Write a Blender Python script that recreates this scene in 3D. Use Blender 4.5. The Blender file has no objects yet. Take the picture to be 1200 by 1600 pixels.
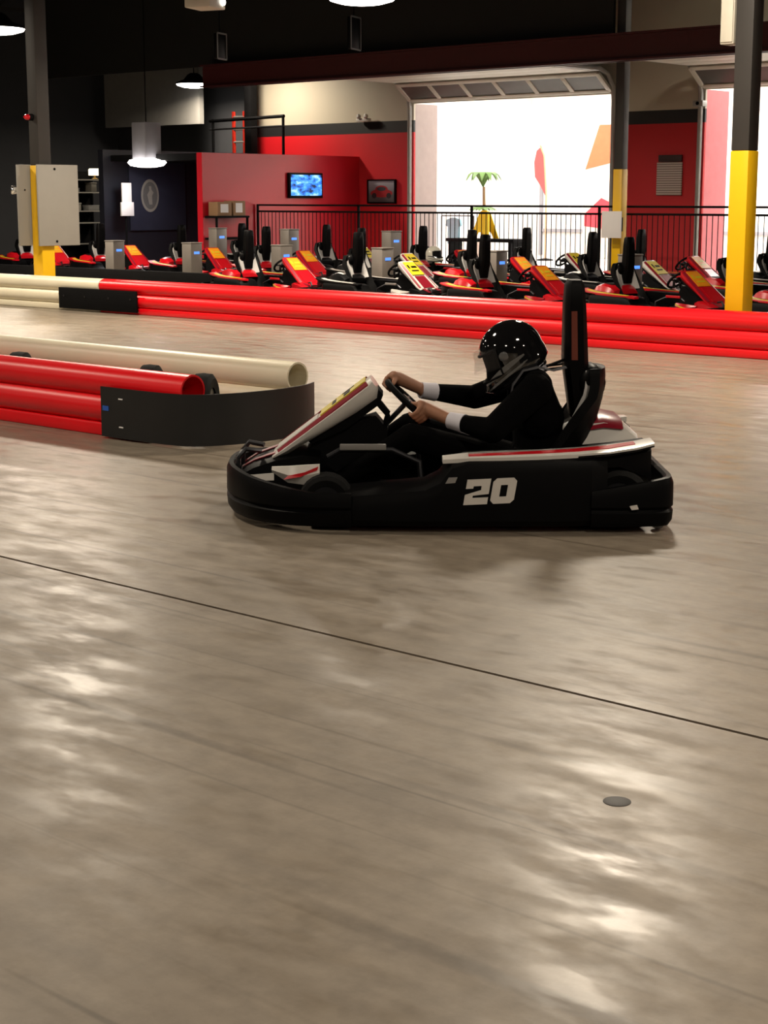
import bpy, bmesh, math, random
from mathutils import Vector, Matrix
random.seed(7)
SC = bpy.context.scene
COL = SC.collection
PI = math.pi
YAW = math.radians(41.75)

# ------------------------------------------------------------------ camera, world, exposure
cam_d = bpy.data.cameras.new('camera'); cam = bpy.data.objects.new('camera', cam_d); COL.objects.link(cam)
cam_d.sensor_fit = 'VERTICAL'; cam_d.sensor_height = 36.0
cam_d.lens = 36.0 * 2587.0 / 1600.0
cam_d.clip_end = 200
cam.location = (0, 0, 1.52)
cam.rotation_euler = (PI / 2 - math.atan(492 / 2587.0), 0, YAW)
SC.camera = cam
w = bpy.data.worlds.new('world'); SC.world = w; w.use_nodes = True
w.node_tree.nodes['Background'].inputs[0].default_value = (1.0, 0.88, 0.72, 1)
w.node_tree.nodes['Background'].inputs[1].default_value = 0.02
SC.view_settings.view_transform = 'Standard'; SC.view_settings.look = 'None'
SC.view_settings.gamma = 1.0; SC.view_settings.use_curve_mapping = False
SC.view_settings.exposure = 0.0
SC.cycles.use_denoising = True
SC.cycles.max_bounces = 6
SC.cycles.sample_clamp_indirect = 6.0
WARM = (1.0, 0.86, 0.68)
HALL_LAMP_W = 240.0

# ------------------------------------------------------------------ materials
MATS = {}
def M(name, col, rough=0.5, metal=0.0, var=0.12, scale=6.0, bump=0.0, emit=0.0, emit_col=None, coat=0.0, spec=0.5, alpha=1.0):
    if name in MATS: return MATS[name]
    m = bpy.data.materials.new(name); m.use_nodes = True
    nt = m.node_tree; b = nt.nodes['Principled BSDF']
    b.inputs['Roughness'].default_value = rough
    b.inputs['Metallic'].default_value = metal
    b.inputs['Specular IOR Level'].default_value = spec
    b.inputs['Coat Weight'].default_value = coat
    tc = nt.nodes.new('ShaderNodeTexCoord')
    nz = nt.nodes.new('ShaderNodeTexNoise'); nz.inputs['Scale'].default_value = scale; nz.inputs['Detail'].default_value = 4
    nt.links.new(tc.outputs['Object'], nz.inputs['Vector'])
    mx = nt.nodes.new('ShaderNodeMix'); mx.data_type = 'RGBA'
    lo = [max(0, c * (1 - var)) for c in col]; hi = [min(1, c * (1 + var)) for c in col]
    mx.inputs[6].default_value = (*lo, 1); mx.inputs[7].default_value = (*hi, 1)
    nt.links.new(nz.outputs['Fac'], mx.inputs[0])
    nt.links.new(mx.outputs[2], b.inputs['Base Color'])
    if bump:
        bp = nt.nodes.new('ShaderNodeBump'); bp.inputs['Strength'].default_value = bump; bp.inputs['Distance'].default_value = 0.01
        nt.links.new(nz.outputs['Fac'], bp.inputs['Height']); nt.links.new(bp.outputs[0], b.inputs['Normal'])
    if emit:
        b.inputs['Emission Color'].default_value = (*(emit_col or col), 1)
        b.inputs['Emission Strength'].default_value = emit
    if alpha < 1: b.inputs['Alpha'].default_value = alpha
    MATS[name] = m
    return m

def node(nt, t, **kw):
    n = nt.nodes.new(t)
    for k, v in kw.items(): setattr(n, k, v)
    return n

def ramp(nt, fac, stops, interp='LINEAR'):
    r = nt.nodes.new('ShaderNodeValToRGB'); e = r.color_ramp.elements; r.color_ramp.interpolation = interp
    while len(e) < len(stops): e.new(0.5)
    for el, (p, c) in zip(e, stops): el.position = p; el.color = (*c, 1)
    nt.links.new(fac, r.inputs[0]); return r.outputs[0]

def mixc(nt, fac, a, b, blend='MIX'):
    n = nt.nodes.new('ShaderNodeMix'); n.data_type = 'RGBA'; n.blend_type = blend
    for s, v in ((0, fac), (6, a), (7, b)):
        if hasattr(v, 'links'): nt.links.new(v, n.inputs[s])
        elif isinstance(v, tuple): n.inputs[s].default_value = (*v, 1)
        else: n.inputs[s].default_value = v
    return n.outputs[2]

def concrete():
    m = bpy.data.materials.new('polished concrete'); m.use_nodes = True
    nt = m.node_tree; b = nt.nodes['Principled BSDF']; L = nt.links.new
    tc = node(nt, 'ShaderNodeTexCoord').outputs['Object']
    def noise(scale, detail=5, rough=0.6, vec=tc, dist=0.0):
        n = node(nt, 'ShaderNodeTexNoise'); n.inputs['Scale'].default_value = scale
        n.inputs['Detail'].default_value = detail; n.inputs['Roughness'].default_value = rough
        n.inputs['Distortion'].default_value = dist
        L(vec, n.inputs['Vector']); return n.outputs['Fac']
    def stretched(rot, sx, sy):
        mp = node(nt, 'ShaderNodeMapping'); mp.inputs['Rotation'].default_value = (0, 0, rot); mp.inputs['Scale'].default_value = (sx, sy, 1)
        L(tc, mp.inputs['Vector']); return mp.outputs[0]
    c = ramp(nt, noise(0.7, 6, 0.65), [(0.30, (0.190, 0.155, 0.120)), (0.52, (0.25, 0.206, 0.158)), (0.72, (0.30, 0.250, 0.195))])
    c = mixc(nt, 0.35, c, ramp(nt, noise(9.0, 6, 0.7), [(0.35, (0.14, 0.115, 0.085)), (0.6, (0.30, 0.25, 0.19))]))
    # faint tyre-rub streaks along the driving direction and sparse darker skid lines
    s1 = ramp(nt, noise(1.0, 4, 0.6, stretched(-YAW - 0.05, 1.2, 7.0), 0.4), [(0.36, (0.74, 0.73, 0.72)), (0.60, (1, 1, 1))])
    c = mixc(nt, 0.55, c, s1, 'MULTIPLY')
    s2 = ramp(nt, noise(1.0, 1, 0.4, stretched(-YAW - 0.12, 0.22, 14.0), 0.2), [(0.27, (0.55, 0.53, 0.51)), (0.37, (1, 1, 1))])
    c = mixc(nt, 0.8, c, s2, 'MULTIPLY')
    s3 = ramp(nt, noise(1.0, 1, 0.4, stretched(-YAW + 0.45, 0.25, 20.0), 0.2), [(0.25, (0.45, 0.43, 0.41)), (0.33, (1, 1, 1))])
    c = mixc(nt, 0.6, c, s3, 'MULTIPLY')
    L(c, b.inputs['Base Color'])
    r = node(nt, 'ShaderNodeMapRange'); r.inputs['To Min'].default_value = 0.285; r.inputs['To Max'].default_value = 0.50
    r.inputs['From Min'].default_value = 0.36; r.inputs['From Max'].default_value = 0.62
    L(noise(4.0, 5, 0.6, stretched(-YAW, 0.7, 1.8)), r.inputs['Value']); L(r.outputs[0], b.inputs['Roughness'])
    b.inputs['Specular IOR Level'].default_value = 0.55
    bp = node(nt, 'ShaderNodeBump'); bp.inputs['Strength'].default_value = 0.05; bp.inputs['Distance'].default_value = 0.02
    L(noise(5.0, 5, 0.6), bp.inputs['Height']); L(bp.outputs[0], b.inputs['Normal'])
    return m

def banded_wall():
    m = bpy.data.materials.new('painted block wall'); m.use_nodes = True
    nt = m.node_tree; b = nt.nodes['Principled BSDF']; L = nt.links.new
    tc = node(nt, 'ShaderNodeTexCoord').outputs['Object']
    sp = node(nt, 'ShaderNodeSeparateXYZ'); L(tc, sp.inputs[0])
    mr = node(nt, 'ShaderNodeMath', operation='DIVIDE'); L(sp.outputs['Z'], mr.inputs[0]); mr.inputs[1].default_value = 10.0
    c = ramp(nt, mr.outputs[0], [(0.0, (0.56, 0.006, 0.012)), (0.278, (0.012, 0.012, 0.013)), (0.303, (0.52, 0.47, 0.37))], 'CONSTANT')
    L(c, b.inputs['Base Color']); b.inputs['Roughness'].default_value = 0.55
    return m

def print_mat(name, bg, build):
    m = bpy.data.materials.new(name); m.use_nodes = True
    nt = m.node_tree; b = nt.nodes['Principled BSDF']
    tc = node(nt, 'ShaderNodeTexCoord').outputs['Generated']
    nt.links.new(build(nt, tc), b.inputs['Base Color']); b.inputs['Roughness'].default_value = 0.5
    return m

BLACK = M('black plastic', (0.0022, 0.0022, 0.0025), 0.45, var=0.3, spec=0.07)
BLACKM = M('matt black', (0.004, 0.004, 0.0045), 0.7, var=0.3, spec=0.08)
RUBBER = M('tyre rubber', (0.008, 0.008, 0.008), 0.75, var=0.3, scale=20, bump=0.2, spec=0.12)
STEEL = M('dark steel tube', (0.05, 0.05, 0.055), 0.35, 0.8)
CHROME = M('chrome', (0.7, 0.7, 0.7), 0.15, 1.0, var=0.03)
RED = M('red barrier plastic', (0.80, 0.004, 0.010), 0.33, var=0.10, scale=2.0)
CREAM = M('cream barrier plastic', (0.86, 0.79, 0.60), 0.38, var=0.08, scale=2.0)
YEL = M('safety yellow paint', (0.86, 0.50, 0.004), 0.42, var=0.06)
COLGREY = M('dark grey column paint', (0.035, 0.032, 0.030), 0.55)
KWHITE = M('white kart plastic', (0.62, 0.59, 0.55), 0.28, var=0.05)
KRED = M('red kart plastic', (0.52, 0.005, 0.012), 0.28, var=0.08)
KDRED = M('dark red graphic', (0.22, 0.008, 0.020), 0.32, var=0.1)
KYEL = M('yellow number plate', (0.66, 0.52, 0.02), 0.4, var=0.1)
KORANGE = M('orange yellow plate', (0.85, 0.30, 0.01), 0.4, var=0.2, scale=10)
KGREY = M('grey graphic', (0.24, 0.23, 0.22), 0.35)
SEATPAD = M('pale grey seat pad', (0.50, 0.49, 0.48), 0.6)
PALE = M('pale grey board', (0.29, 0.275, 0.245), 0.6, var=0.05)
PAPER = M('white paper', (0.75, 0.73, 0.72), 0.7, var=0.03)
DARKWALL = M('charcoal wall paint', (0.055, 0.057, 0.064), 0.7, var=0.2, scale=0.8)
CEIL = M('black ceiling paint', (0.008, 0.008, 0.008), 0.8)
GALV = M('grey door track steel', (0.36, 0.36, 0.34), 0.45, 0.3)
DOORW = M('off white door panel', (0.55, 0.52, 0.44), 0.45)
LAMPW = M('lamp diffuser', (0.9, 0.9, 0.9), 0.4, emit=9.0, emit_col=(1.0, 0.93, 0.84))
SKIN = M('skin', (0.36, 0.17, 0.10), 0.55, var=0.15, scale=30)
SUIT = M('black suit cloth', (0.0018, 0.0018, 0.002), 0.95, var=0.3, scale=30, bump=0.1, spec=0.05)
SHIRT = M('white shirt cloth', (0.62, 0.60, 0.66), 0.8, var=0.05)
CONC = concrete()
WALLM = banded_wall()

# ------------------------------------------------------------------ mesh builder
def V(*a): return Vector(a)
class B:
    def __init__(s): s.v = []; s.f = []; s.m = []
    def add(s, vs, fs, m=0):
        o = len(s.v); s.v += [tuple(p) for p in vs]; s.f += [tuple(i + o for i in f) for f in fs]; s.m += [m] * len(fs); return s
    def obox(s, c, size, rot=None, bev=0.0, m=0, seg=2):
        bm = bmesh.new(); bmesh.ops.create_cube(bm, size=1.0)
        for v in bm.verts: v.co = Vector((v.co.x * size[0], v.co.y * size[1], v.co.z * size[2]))
        if bev: bmesh.ops.bevel(bm, geom=bm.edges[:], offset=min(bev, min(size) * 0.45), segments=seg, affect='EDGES', profile=0.5)
        R = rot or Matrix.Identity(3); c = Vector(c)
        bm.verts.index_update()
        s.add([R @ v.co + c for v in bm.verts], [[v.index for v in f.verts] for f in bm.faces], m); bm.free(); return s
    def box(s, x0, x1, y0, y1, z0, z1, bev=0.0, m=0):
        return s.obox(((x0 + x1) / 2, (y0 + y1) / 2, (z0 + z1) / 2), (abs(x1 - x0), abs(y1 - y0), abs(z1 - z0)), None, bev, m)
    def loft(s, rings, cap=True, m=0, close=False):
        n = len(rings[0]); vs = [p for r in rings for p in r]; fs = []
        k = len(rings)
        for i in range(k if close else k - 1):
            a = i * n; b = ((i + 1) % k) * n
            for j in range(n): fs.append((a + j, a + (j + 1) % n, b + (j + 1) % n, b + j))
        if cap and not close: fs.append(tuple(reversed(range(n)))); fs.append(tuple(range((k - 1) * n, k * n)))
        return s.add(vs, fs, m)
    def tube(s, pts, r, n=8, m=0, cap=True, close=False):
        P = [Vector(p) for p in pts]; rings = []; N = None; k = len(P)
        for i, p in enumerate(P):
            if close: t = P[(i + 1) % k] - P[i - 1]
            else: t = P[min(i + 1, k - 1)] - P[max(i - 1, 0)]
            t.normalize()
            if N is None: N = t.orthogonal().normalized()
            else: N = (N - t * N.dot(t)).normalized()
            Bn = t.cross(N); rr = r[i] if isinstance(r, (list, tuple)) else r
            rings.append([p + (N * math.cos(2 * PI * j / n) + Bn * math.sin(2 * PI * j / n)) * rr for j in range(n)])
        return s.loft(rings, cap, m, close)
    def pipe(s, p, q, ro, ri, n=20, m=0):      # hollow pipe with open ends
        p = Vector(p); q = Vector(q); t = (q - p).normalized(); N = t.orthogonal().normalized(); Bn = t.cross(N)
        ring = lambda c, r: [c + (N * math.cos(2 * PI * j / n) + Bn * math.sin(2 * PI * j / n)) * r for j in range(n)]
        return s.loft([ring(p, ro), ring(q, ro), ring(q, ri), ring(p, ri)], False, m, True)
    def capsule(s, p, q, r1, r2, n=14, m=0):
        p = Vector(p); q = Vector(q); t = (q - p); L = t.length or 1e-6; t = t / L if L > 1e-5 else Vector((0, 0, 1))
        pts = []; rs = []
        for a in (-80, -50, -20, 0): pts.append(p + t * r1 * math.sin(math.radians(a))); rs.append(r1 * math.cos(math.radians(a)))
        for a in (0, 20, 50, 80): pts.append(q + t * r2 * math.sin(math.radians(a))); rs.append(r2 * math.cos(math.radians(a)))
        N = t.orthogonal().normalized(); Bn = t.cross(N)
        return s.loft([[c + (N * math.cos(2 * PI * j / n) + Bn * math.sin(2 * PI * j / n)) * r for j in range(n)] for c, r in zip(pts, rs)], True, m)
    def lathe(s, prof, o, axis, n=20, m=0):     # prof: (radius, along-axis), closed polygon ring
        o = Vector(o); t = Vector(axis).normalized(); N = t.orthogonal().normalized(); Bn = t.cross(N)
        rings = []
        for j in range(n):
            d = N * math.cos(2 * PI * j / n) + Bn * math.sin(2 * PI * j / n)
            rings.append([o + d * r + t * a for r, a in prof])
        return s.loft(rings, False, m, True)
    def disc_stack(s, prof, o, axis, n=20, m=0):  # solid of revolution, capped at both ends
        o = Vector(o); t = Vector(axis).normalized(); N = t.orthogonal().normalized(); Bn = t.cross(N)
        return s.loft([[o + (N * math.cos(2 * PI * j / n) + Bn * math.sin(2 * PI * j / n)) * r + t * a for j in range(n)] for r, a in prof], True, m)
    def torus(s, c, U, W, R, r, n=28, k=8, m=0):
        c = Vector(c); U = Vector(U).normalized(); W = Vector(W).normalized()
        return s.tube([c + U * R * math.cos(2 * PI * i / n) + W * R * math.sin(2 * PI * i / n) for i in range(n)], r, k, m, False, True)
    def prism(s, poly, o, U, W, T, m=0):          # polygon (u,v) in plane U,W extruded by vector T
        o = Vector(o); U = Vector(U); W = Vector(W); T = Vector(T)
        a = [o + U * u + W * v for u, v in poly]; n = len(a)
        fs = [tuple(range(n)), tuple(reversed(range(n, 2 * n)))] + [(j, j + n, (j + 1) % n + n, (j + 1) % n) for j in range(n)]
        return s.add(a + [p + T for p in a], fs, m)
    def ribbon(s, lo, hi, T, m=0):                # strip between two polylines, extruded by T
        n = len(lo); T = Vector(T)
        rings = [[Vector(lo[i]), Vector(hi[i]), Vector(hi[i]) + T, Vector(lo[i]) + T] for i in range(n)]
        return s.loft(rings, True, m)
    def ellipsoid(s, c, r, n=20, k=12, m=0):
        c = Vector(c)
        return s.loft([[c + Vector((r[0] * math.cos(b) * math.cos(2 * PI * j / n), r[1] * math.cos(b) * math.sin(2 * PI * j / n), r[2] * math.sin(b))) for j in range(n)] for b in [(-PI / 2 + 0.12) + (PI - 0.24) * i / (k - 1) for i in range(k)]], True, m)
    def out(s, name, mats, parent=None, ang=35, kind=None, label=None, cat=None, group=None):
        me = bpy.data.meshes.new(name); me.from_pydata([tuple(p) for p in s.v], [], s.f)
        if not isinstance(mats, (list, tuple)): mats = [mats]
        for m in mats: me.materials.append(m)
        me.polygons.foreach_set('material_index', s.m)
        bm = bmesh.new(); bm.from_mesh(me); bmesh.ops.recalc_face_normals(bm, faces=bm.faces[:]); bm.to_mesh(me); bm.free()
        me.polygons.foreach_set('use_smooth', [True] * len(me.polygons))
        me.set_sharp_from_angle(angle=math.radians(ang)); me.update()
        o = bpy.data.objects.new(name, me); COL.objects.link(o); o.parent = parent
        return tag(o, label, cat, group, kind)

def tag(o, label=None, cat=None, group=None, kind=None):
    if label: o['label'] = label
    if cat: o['category'] = cat
    if group: o['group'] = group
    if kind: o['kind'] = kind
    return o
def empty(name, loc=(0, 0, 0), rz=0.0, label=None, cat=None, group=None):
    o = bpy.data.objects.new(name, None); COL.objects.link(o); o.location = loc; o.rotation_euler = (0, 0, rz); o.empty_display_size = 0.1
    return tag(o, label, cat, group)
def copy_tree(o, parent=None):
    c = o.copy(); COL.objects.link(c); c.parent = parent
    for ch in list(o.children): copy_tree(ch, c)
    return c
def ellipse_pts(c, a, b, n=28): return [(c[0] + a * math.cos(2 * PI * i / n), c[1] + b * math.sin(2 * PI * i / n)) for i in range(n)]

# ================================================================== THE SETTING
# floor: two pours with a recessed saw joint between them
jy = 4.10
b = B()
def slab(x0, x1, y0, y1, z): b.add([(x0, y0, z), (x1, y0, z), (x1, y1, z), (x0, y1, z)], [(0, 1, 2, 3)])
slab(-40, 14, -14, jy - 0.009, 0); slab(-40, 14, jy + 0.009, 26, 0)
slab(-40, 14, jy - 0.009, jy + 0.009, -0.03)
b.add([(-40, jy - .009, 0), (14, jy - .009, 0), (14, jy - .009, -.03), (-40, jy - .009, -.03)], [(0, 1, 2, 3)])
b.add([(-40, jy + .009, 0), (14, jy + .009, 0), (14, jy + .009, -.03), (-40, jy + .009, -.03)], [(0, 1, 2, 3)])
floor = b.out('floor', CONC, kind='structure')
pb = B().disc_stack([(0.036, 0), (0.036, 0.0012), (0.030, 0.0025)], (-2.235, 3.40, 0.0), (0, 0, 1), 24)
pb.out('anchor_patch', M('dark patch', (0.05, 0.047, 0.045), 0.5), floor, label='dark round filled anchor hole')
B().box(-27, -4, 26.0, 36.3, -0.02, 0.004).out('floor_lobby', M('lobby floor tile', (0.6, 0.58, 0.55), 0.3), kind='structure')
B().box(-40, 14, -14, 26.25, 6.6, 6.75).out('ceiling', CEIL, kind='structure')
B().box(-36.2, -36, 5, 30, 0, 6.6).out('wall_left', DARKWALL, kind='structure')
B().box(14, 14.2, -14, 26, 0, 6.6).out('wall_right', DARKWALL, kind='structure')
B().box(-36, 14, -14.2, -14, 0, 6.6).out('wall_near', DARKWALL, kind='structure')
B().box(-36, -27, 29.5, 29.7, 0, 6.6).out('wall_recess', DARKWALL, kind='structure')
# wall with the two roll-up door openings
wb = B()
OP1 = (-22.40, -17.60); OP2 = (-15.66, -10.4); HEAD = 3.37
wb.box(-27.0, OP1[0], 26, 26.05, 0, 6.6); wb.box(OP1[0], OP1[1], 26, 26.05, HEAD, 6.6)
wb.box(OP1[1], OP2[0], 26, 26.05, 0, 6.6); wb.box(OP2[0], OP2[1], 26, 26.05, HEAD, 6.6); wb.box(OP2[1], -4, 26, 26.05, 0, 6.6)
wall_far = wb.out('wall_far', WALLM, kind='structure')
B().box(-27.2, -27.0, 26.05, 36.3, 0, 6.6).out('wall_lobby_side', M('lobby white paint', (0.8, 0.78, 0.74), 0.6), kind='structure')
LOBW = MATS['lobby white paint']
B().box(-27.0, -4, 36.1, 36.3, 0, 4.8).out('wall_lobby_back', LOBW, kind='structure')
B().box(-4.2, -4, 26.25, 36.1, 0, 4.8).out('wall_lobby_right', LOBW, kind='structure')
B().box(-27.0, -4, 26.25, 36.1, 4.8, 4.9).out('ceiling_lobby', LOBW, kind='structure')
B().box(-22.75, -22.40, 26.05, 26.74, 0, HEAD).out('wall_return_pale', M('pinkish white paint', (0.36, 0.29, 0.27), 0.6), kind='structure')
B().box(-16.0, -15.66, 26.05, 26.80, 0, HEAD).out('wall_return_red', M('red paint lightened by glare', (0.62, 0.16, 0.18), 0.5), kind='structure')  # red return wall, its pink overexposure put into the colour
# storefront window on the lobby back wall: sill band and mullions in front of bright panes
win = B().box(-26.6, -5, 36.04, 36.1, 0.62, 0.70).out('window_1', M('grey mullion', (0.30, 0.30, 0.33), 0.4), kind='structure')
for i, x in enumerate([-26.6, -24.2, -21.6, -19.0, -16.4, -13.8]):
    B().box(x - 0.04, x + 0.04, 36.03, 36.1, 0.02, 2.3).out('mullion', MATS['grey mullion'], win)

# dark red header beam on the column line, black panel added to block lamplight
B().box(-30.0, -15.3, 22.56, 22.62, 4.02, 6.6).out('wall_light_block', CEIL, kind='structure')
bm_ = B(); bm_.box(-24.6, -6, 22.30, 22.42, 3.60, 4.02); bm_.box(-24.6, -6, 22.22, 22.50, 3.60, 3.63); bm_.box(-24.6, -6, 22.22, 22.50, 3.99, 4.02)
bm_.out('header_beam', M('dark red beam paint', (0.06, 0.003, 0.004), 0.6), label='long dark red steel beam above the roll-up doors', cat='beam')
for k, x in enumerate((-33.5, -31.0, -28.5, -26.0, -23.5, -21.0, -18.5, -16.0)):
    j = empty('ceiling_joist', (x, 0, 0), 0, 'black open-web steel joist under the dark ceiling', 'joist', 'open-web ceiling joists')
    B().box(-.05, .05, 14, 29, 6.45, 6.55).out('top_chord', COLGREY, j)
    B().box(-.05, .05, 14, 29, 5.82, 5.90).out('bottom_chord', COLGREY, j)
    wbb = B()
    for q in range(12):
        y = 14 + q * 1.25
        wbb.tube([(0, y, 5.88), (0, y + .625, 6.47), (0, y + 1.25, 5.88)], 0.018, 5)
    wbb.out('web', COLGREY, j)

# columns
def column(x, y, s, ztop, label, yl=1.96):
    c = empty('steel_column', (x, y, 0), 0, label, 'column')
    B().box(-s / 2, s / 2, -s / 2, s / 2, 0, yl, 0.012).out('yellow_sleeve', YEL, c)
    B().box(-s / 2 + .004, s / 2 - .004, -s / 2 + .004, s / 2 - .004, yl, ztop, 0.012).out('shaft', COLGREY, c)
    B().box(-s / 2 - .06, s / 2 + .06, -s / 2 - .06, s / 2 + .06, 0, .02).out('base_plate', COLGREY, c)
    return c
column(-8.31, 14.55, .20, 6.6, 'tall steel column at the right, bright yellow below and dark grey above')
column(-19.56, 14.62, .22, 6.6, 'dark steel column at the left with yellow foot, wrapped by pale boards')
column(-15.2, 22.72, .17, 6.6, 'far column with yellow lower half between the two bright openings')
# boards clamped on both faces of the left column
for dx, y0, y1, lab in ((0.165, -.20, .51, 'large pale grey board on the front face of the left column'), (-0.165, -.30, .40, 'pale board behind the left column, seen as a narrow strip')):
    d = empty('column_board', (-19.56 + dx, 14.62, .84), 0, lab, 'board')
    B().box(-.015, .015, y0, y1, 0, 1.13, .006).out('panel', PALE, d)
    for z in (.06, 1.07): B().disc_stack([(.018, 0), (.018, .006), (.010, .010)], (math.copysign(.015, dx), .1, z), (math.copysign(1, dx), 0, 0), 10).out('bolt', BLACKM, d)
al = empty('alarm_beacon', (-19.56, 14.50, 2.62), 0, 'small red alarm beacon high on the left column', 'alarm')
B().disc_stack([(.05, 0), (.05, .05), (.045, .06)], (0, 0, 0), (0, -1, 0), 12).out('base', BLACKM, al)
B().disc_stack([(.04, .06), (.038, .1), (.02, .13)], (0, 0, 0), (0, -1, 0), 12).out('lens', KRED, al)
sl = empty('spot_lamp', (-19.86, 14.42, 1.62), 0, 'small chrome spot lamp beside the pale column boards', 'lamp')
B().disc_stack([(.02, 0), (.055, .05), (.06, .11), (.05, .12)], (0.06, 0, 0), (-.6, -.8, 0), 14).out('head', CHROME, sl)
B().tube([(0.06, 0, 0), (0.16, 0.02, 0)], .012, 6).out('arm', STEEL, sl)
cb = empty('column_cabinet', (-8.31, 14.55, 2.96), 0, 'off-white box fixed high on the side of the right column', 'box')
B().box(-.26, -.11, -.1, .1, 0, .95, .012).out('body', DOORW, cb); B().box(-.25, -.12, -.112, -.1, .02, .93, .004).out('door', DOORW, cb)
sg = empty('paper_sign', (-15.1, 22.36, .88), 0, 'white paper sign on the far yellow column', 'sign')
B().box(-.19, .19, -.012, .0, 0, .42, .003).out('sheet', PAPER, sg); B().box(-.03, .03, 0, .27, .1, .32).out('bracket', BLACKM, sg)

# ---------------------------------------------------------------- lamps
def highbay(x, y, z, power, label, r=.48, group='high-bay lamps', hang=6.6):
    l = empty('high_bay_lamp', (x, y, z), 0, label, 'lamp', group)
    B().disc_stack([(r, .02), (r * .98, .06), (r * .55, .13), (r * .35, .24), (r * .2, .28)], (0, 0, 0), (0, 0, 1), 24).out('housing', BLACKM, l)
    B().disc_stack([(r * .25, -.075), (r * .6, -.055), (r * .9, -.015), (r * .96, .02)], (0, 0, 0), (0, 0, 1), 24).out('diffuser', LAMPW, l)
    if hang > z + .3: B().tube([(0, 0, .26), (0, 0, hang - z)], .012, 6).out('cable', BLACKM, l)
    if power:
        ld = bpy.data.lights.new('lamp_light', 'AREA'); ld.shape = 'DISK'; ld.size = r * 1.7; ld.energy = power; ld.color = WARM; ld.spread = math.radians(165)
        lo = bpy.data.objects.new('lamp_light', ld); COL.objects.link(lo); lo.location = (x, y, z - .085)
    return l
highbay(-23.39, 16.7, 4.2, HALL_LAMP_W * 1.6, 'glowing high-bay lamp at the top left beside the column')
highbay(-15.7, 17.14, 4.14, HALL_LAMP_W * 1.4, 'glowing high-bay lamp cut off by the top edge of the photo')
highbay(-31.1, 27.9, 4.2, HALL_LAMP_W * .5, 'glowing high-bay lamp left of the dark red beam', r=.45)
for y, pw in ((12.0, 1.45), (4.0, .55), (-4.0, .6)):
    for x in (-23.4, -15.7, -8.0, -0.3, 7.4):
        highbay(x, y, 4.9, HALL_LAMP_W * pw, 'high-bay lamp above the track outside the photo', group='track lamps overhead')
# low lamp with grey duct over the dark booth
lp = empty('booth_lamp', (-25.42, 21.54, 2.16), 0, 'low glowing lamp under a grey duct over the dark booth', 'lamp')
B().disc_stack([(.15, -.07), (.32, -.04), (.38, .02), (.34, .07), (.18, .1)], (0, 0, 0), (0, 0, 1), 24).out('diffuser', LAMPW, lp)
B().box(-.2, .2, -.2, .2, .1, .78, .01).out('duct', M('grey duct', (.22, .22, .25), .5), lp)
B().tube([(0, 0, .78), (0, 0, 4.4)], .012, 6).out('cable', BLACKM, lp)
ld = bpy.data.lights.new('booth_light', 'AREA'); ld.shape = 'DISK'; ld.size = .5; ld.energy = 20; ld.color = (.95, .93, 1)
lo = bpy.data.objects.new('booth_light', ld); COL.objects.link(lo); lo.location = (-25.42, 21.54, 2.07)
# unseen light panels added to brighten the lobby
for x in (-25, -21.2, -17.4, -13.6, -9.8):
    for y in (29.0, 33.2):
        l = empty('added_panel_light', (x, y, 4.76), 0, 'unseen square light panel added to brighten the lobby', 'lamp', 'added lobby lights')
        B().box(-.62, .62, -.62, .62, 0, .04, .01).out('frame', KWHITE, l); B().box(-.56, .56, -.56, .56, -.012, .0).out('diffuser', LAMPW, l)
        ld = bpy.data.lights.new('lobby_fill_light', 'AREA'); ld.size = 1.1; ld.energy = 215; ld.color = (1, .95, .9)
        lo = bpy.data.objects.new('lobby_fill_light', ld); COL.objects.link(lo); lo.location = (x, y, 4.74)
# lamp behind the beam that washes the upper wall
highbay(-25.9, 24.6, 4.6, 150, 'high-bay lamp hidden behind the dark red beam', r=.3, group='lamps behind the beam')
highbay(-14.0, 24.0, 4.9, 25, 'high-bay lamp hidden behind the dark red beam', r=.3, group='lamps behind the beam')

# ---------------------------------------------------------------- roll-up doors
def rollup(x0, x1, lab):
    d = empty('rollup_door', (0, 0, 0), 0, lab, 'door')
    W = x1 - x0
    # lowest section hangs at a slant behind the opening head, the others lie flat under the ceiling
    a = Vector((0, 25.93, HEAD + .03)); c = Vector((0, 25.45, HEAD + .36))
    dirv = (c - a).normalized(); nrm = Vector((0, -dirv.z, dirv.y))
    sec = B()
    R = Matrix(((1, 0, 0), (0, dirv.y, nrm.y), (0, dirv.z, nrm.z)))
    mid = (a + c) / 2; L = (c - a).length
    for f in (-.42, .42): sec.obox((x0 + W / 2, mid.y + dirv.y * f * L, mid.z + dirv.z * f * L), (W, L * .16, .05), R, .008)
    n = 6; st = W / n
    for i in range(n + 1): sec.obox((x0 + i * st, mid.y, mid.z), (.10, L * .9, .048), R, .006)
    sec.out('slanted_section', DOORW, d)
    for i in range(n):
        B().obox((x0 + (i + .5) * st, mid.y, mid.z), (st - .1, L * .7, .012), R).out('window_pane', M('dull door glass', (.10, .10, .09), .25), d)
    y = 25.42
    for q in range(4):
        B().box(x0, x1, y - .60, y - .012, HEAD + .37, HEAD + .42, .01).out('flat_section', DOORW, d); y -= .62
    for x in (x0 - .06, x1 + .06):
        B().tube([(x, 25.94, 0.0), (x, 25.94, HEAD - .1), (x, 25.90, HEAD + .12), (x, 25.72, HEAD + .34), (x, 25.45, HEAD + .42), (x, 22.9, HEAD + .42)], .045, 8).out('track', GALV, d)
rollup(OP1[0], OP1[1], 'raised sectional roll-up door with windows over the wide bright opening')
rollup(OP2[0], OP2[1], 'raised sectional roll-up door behind the tall yellow column')

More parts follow.
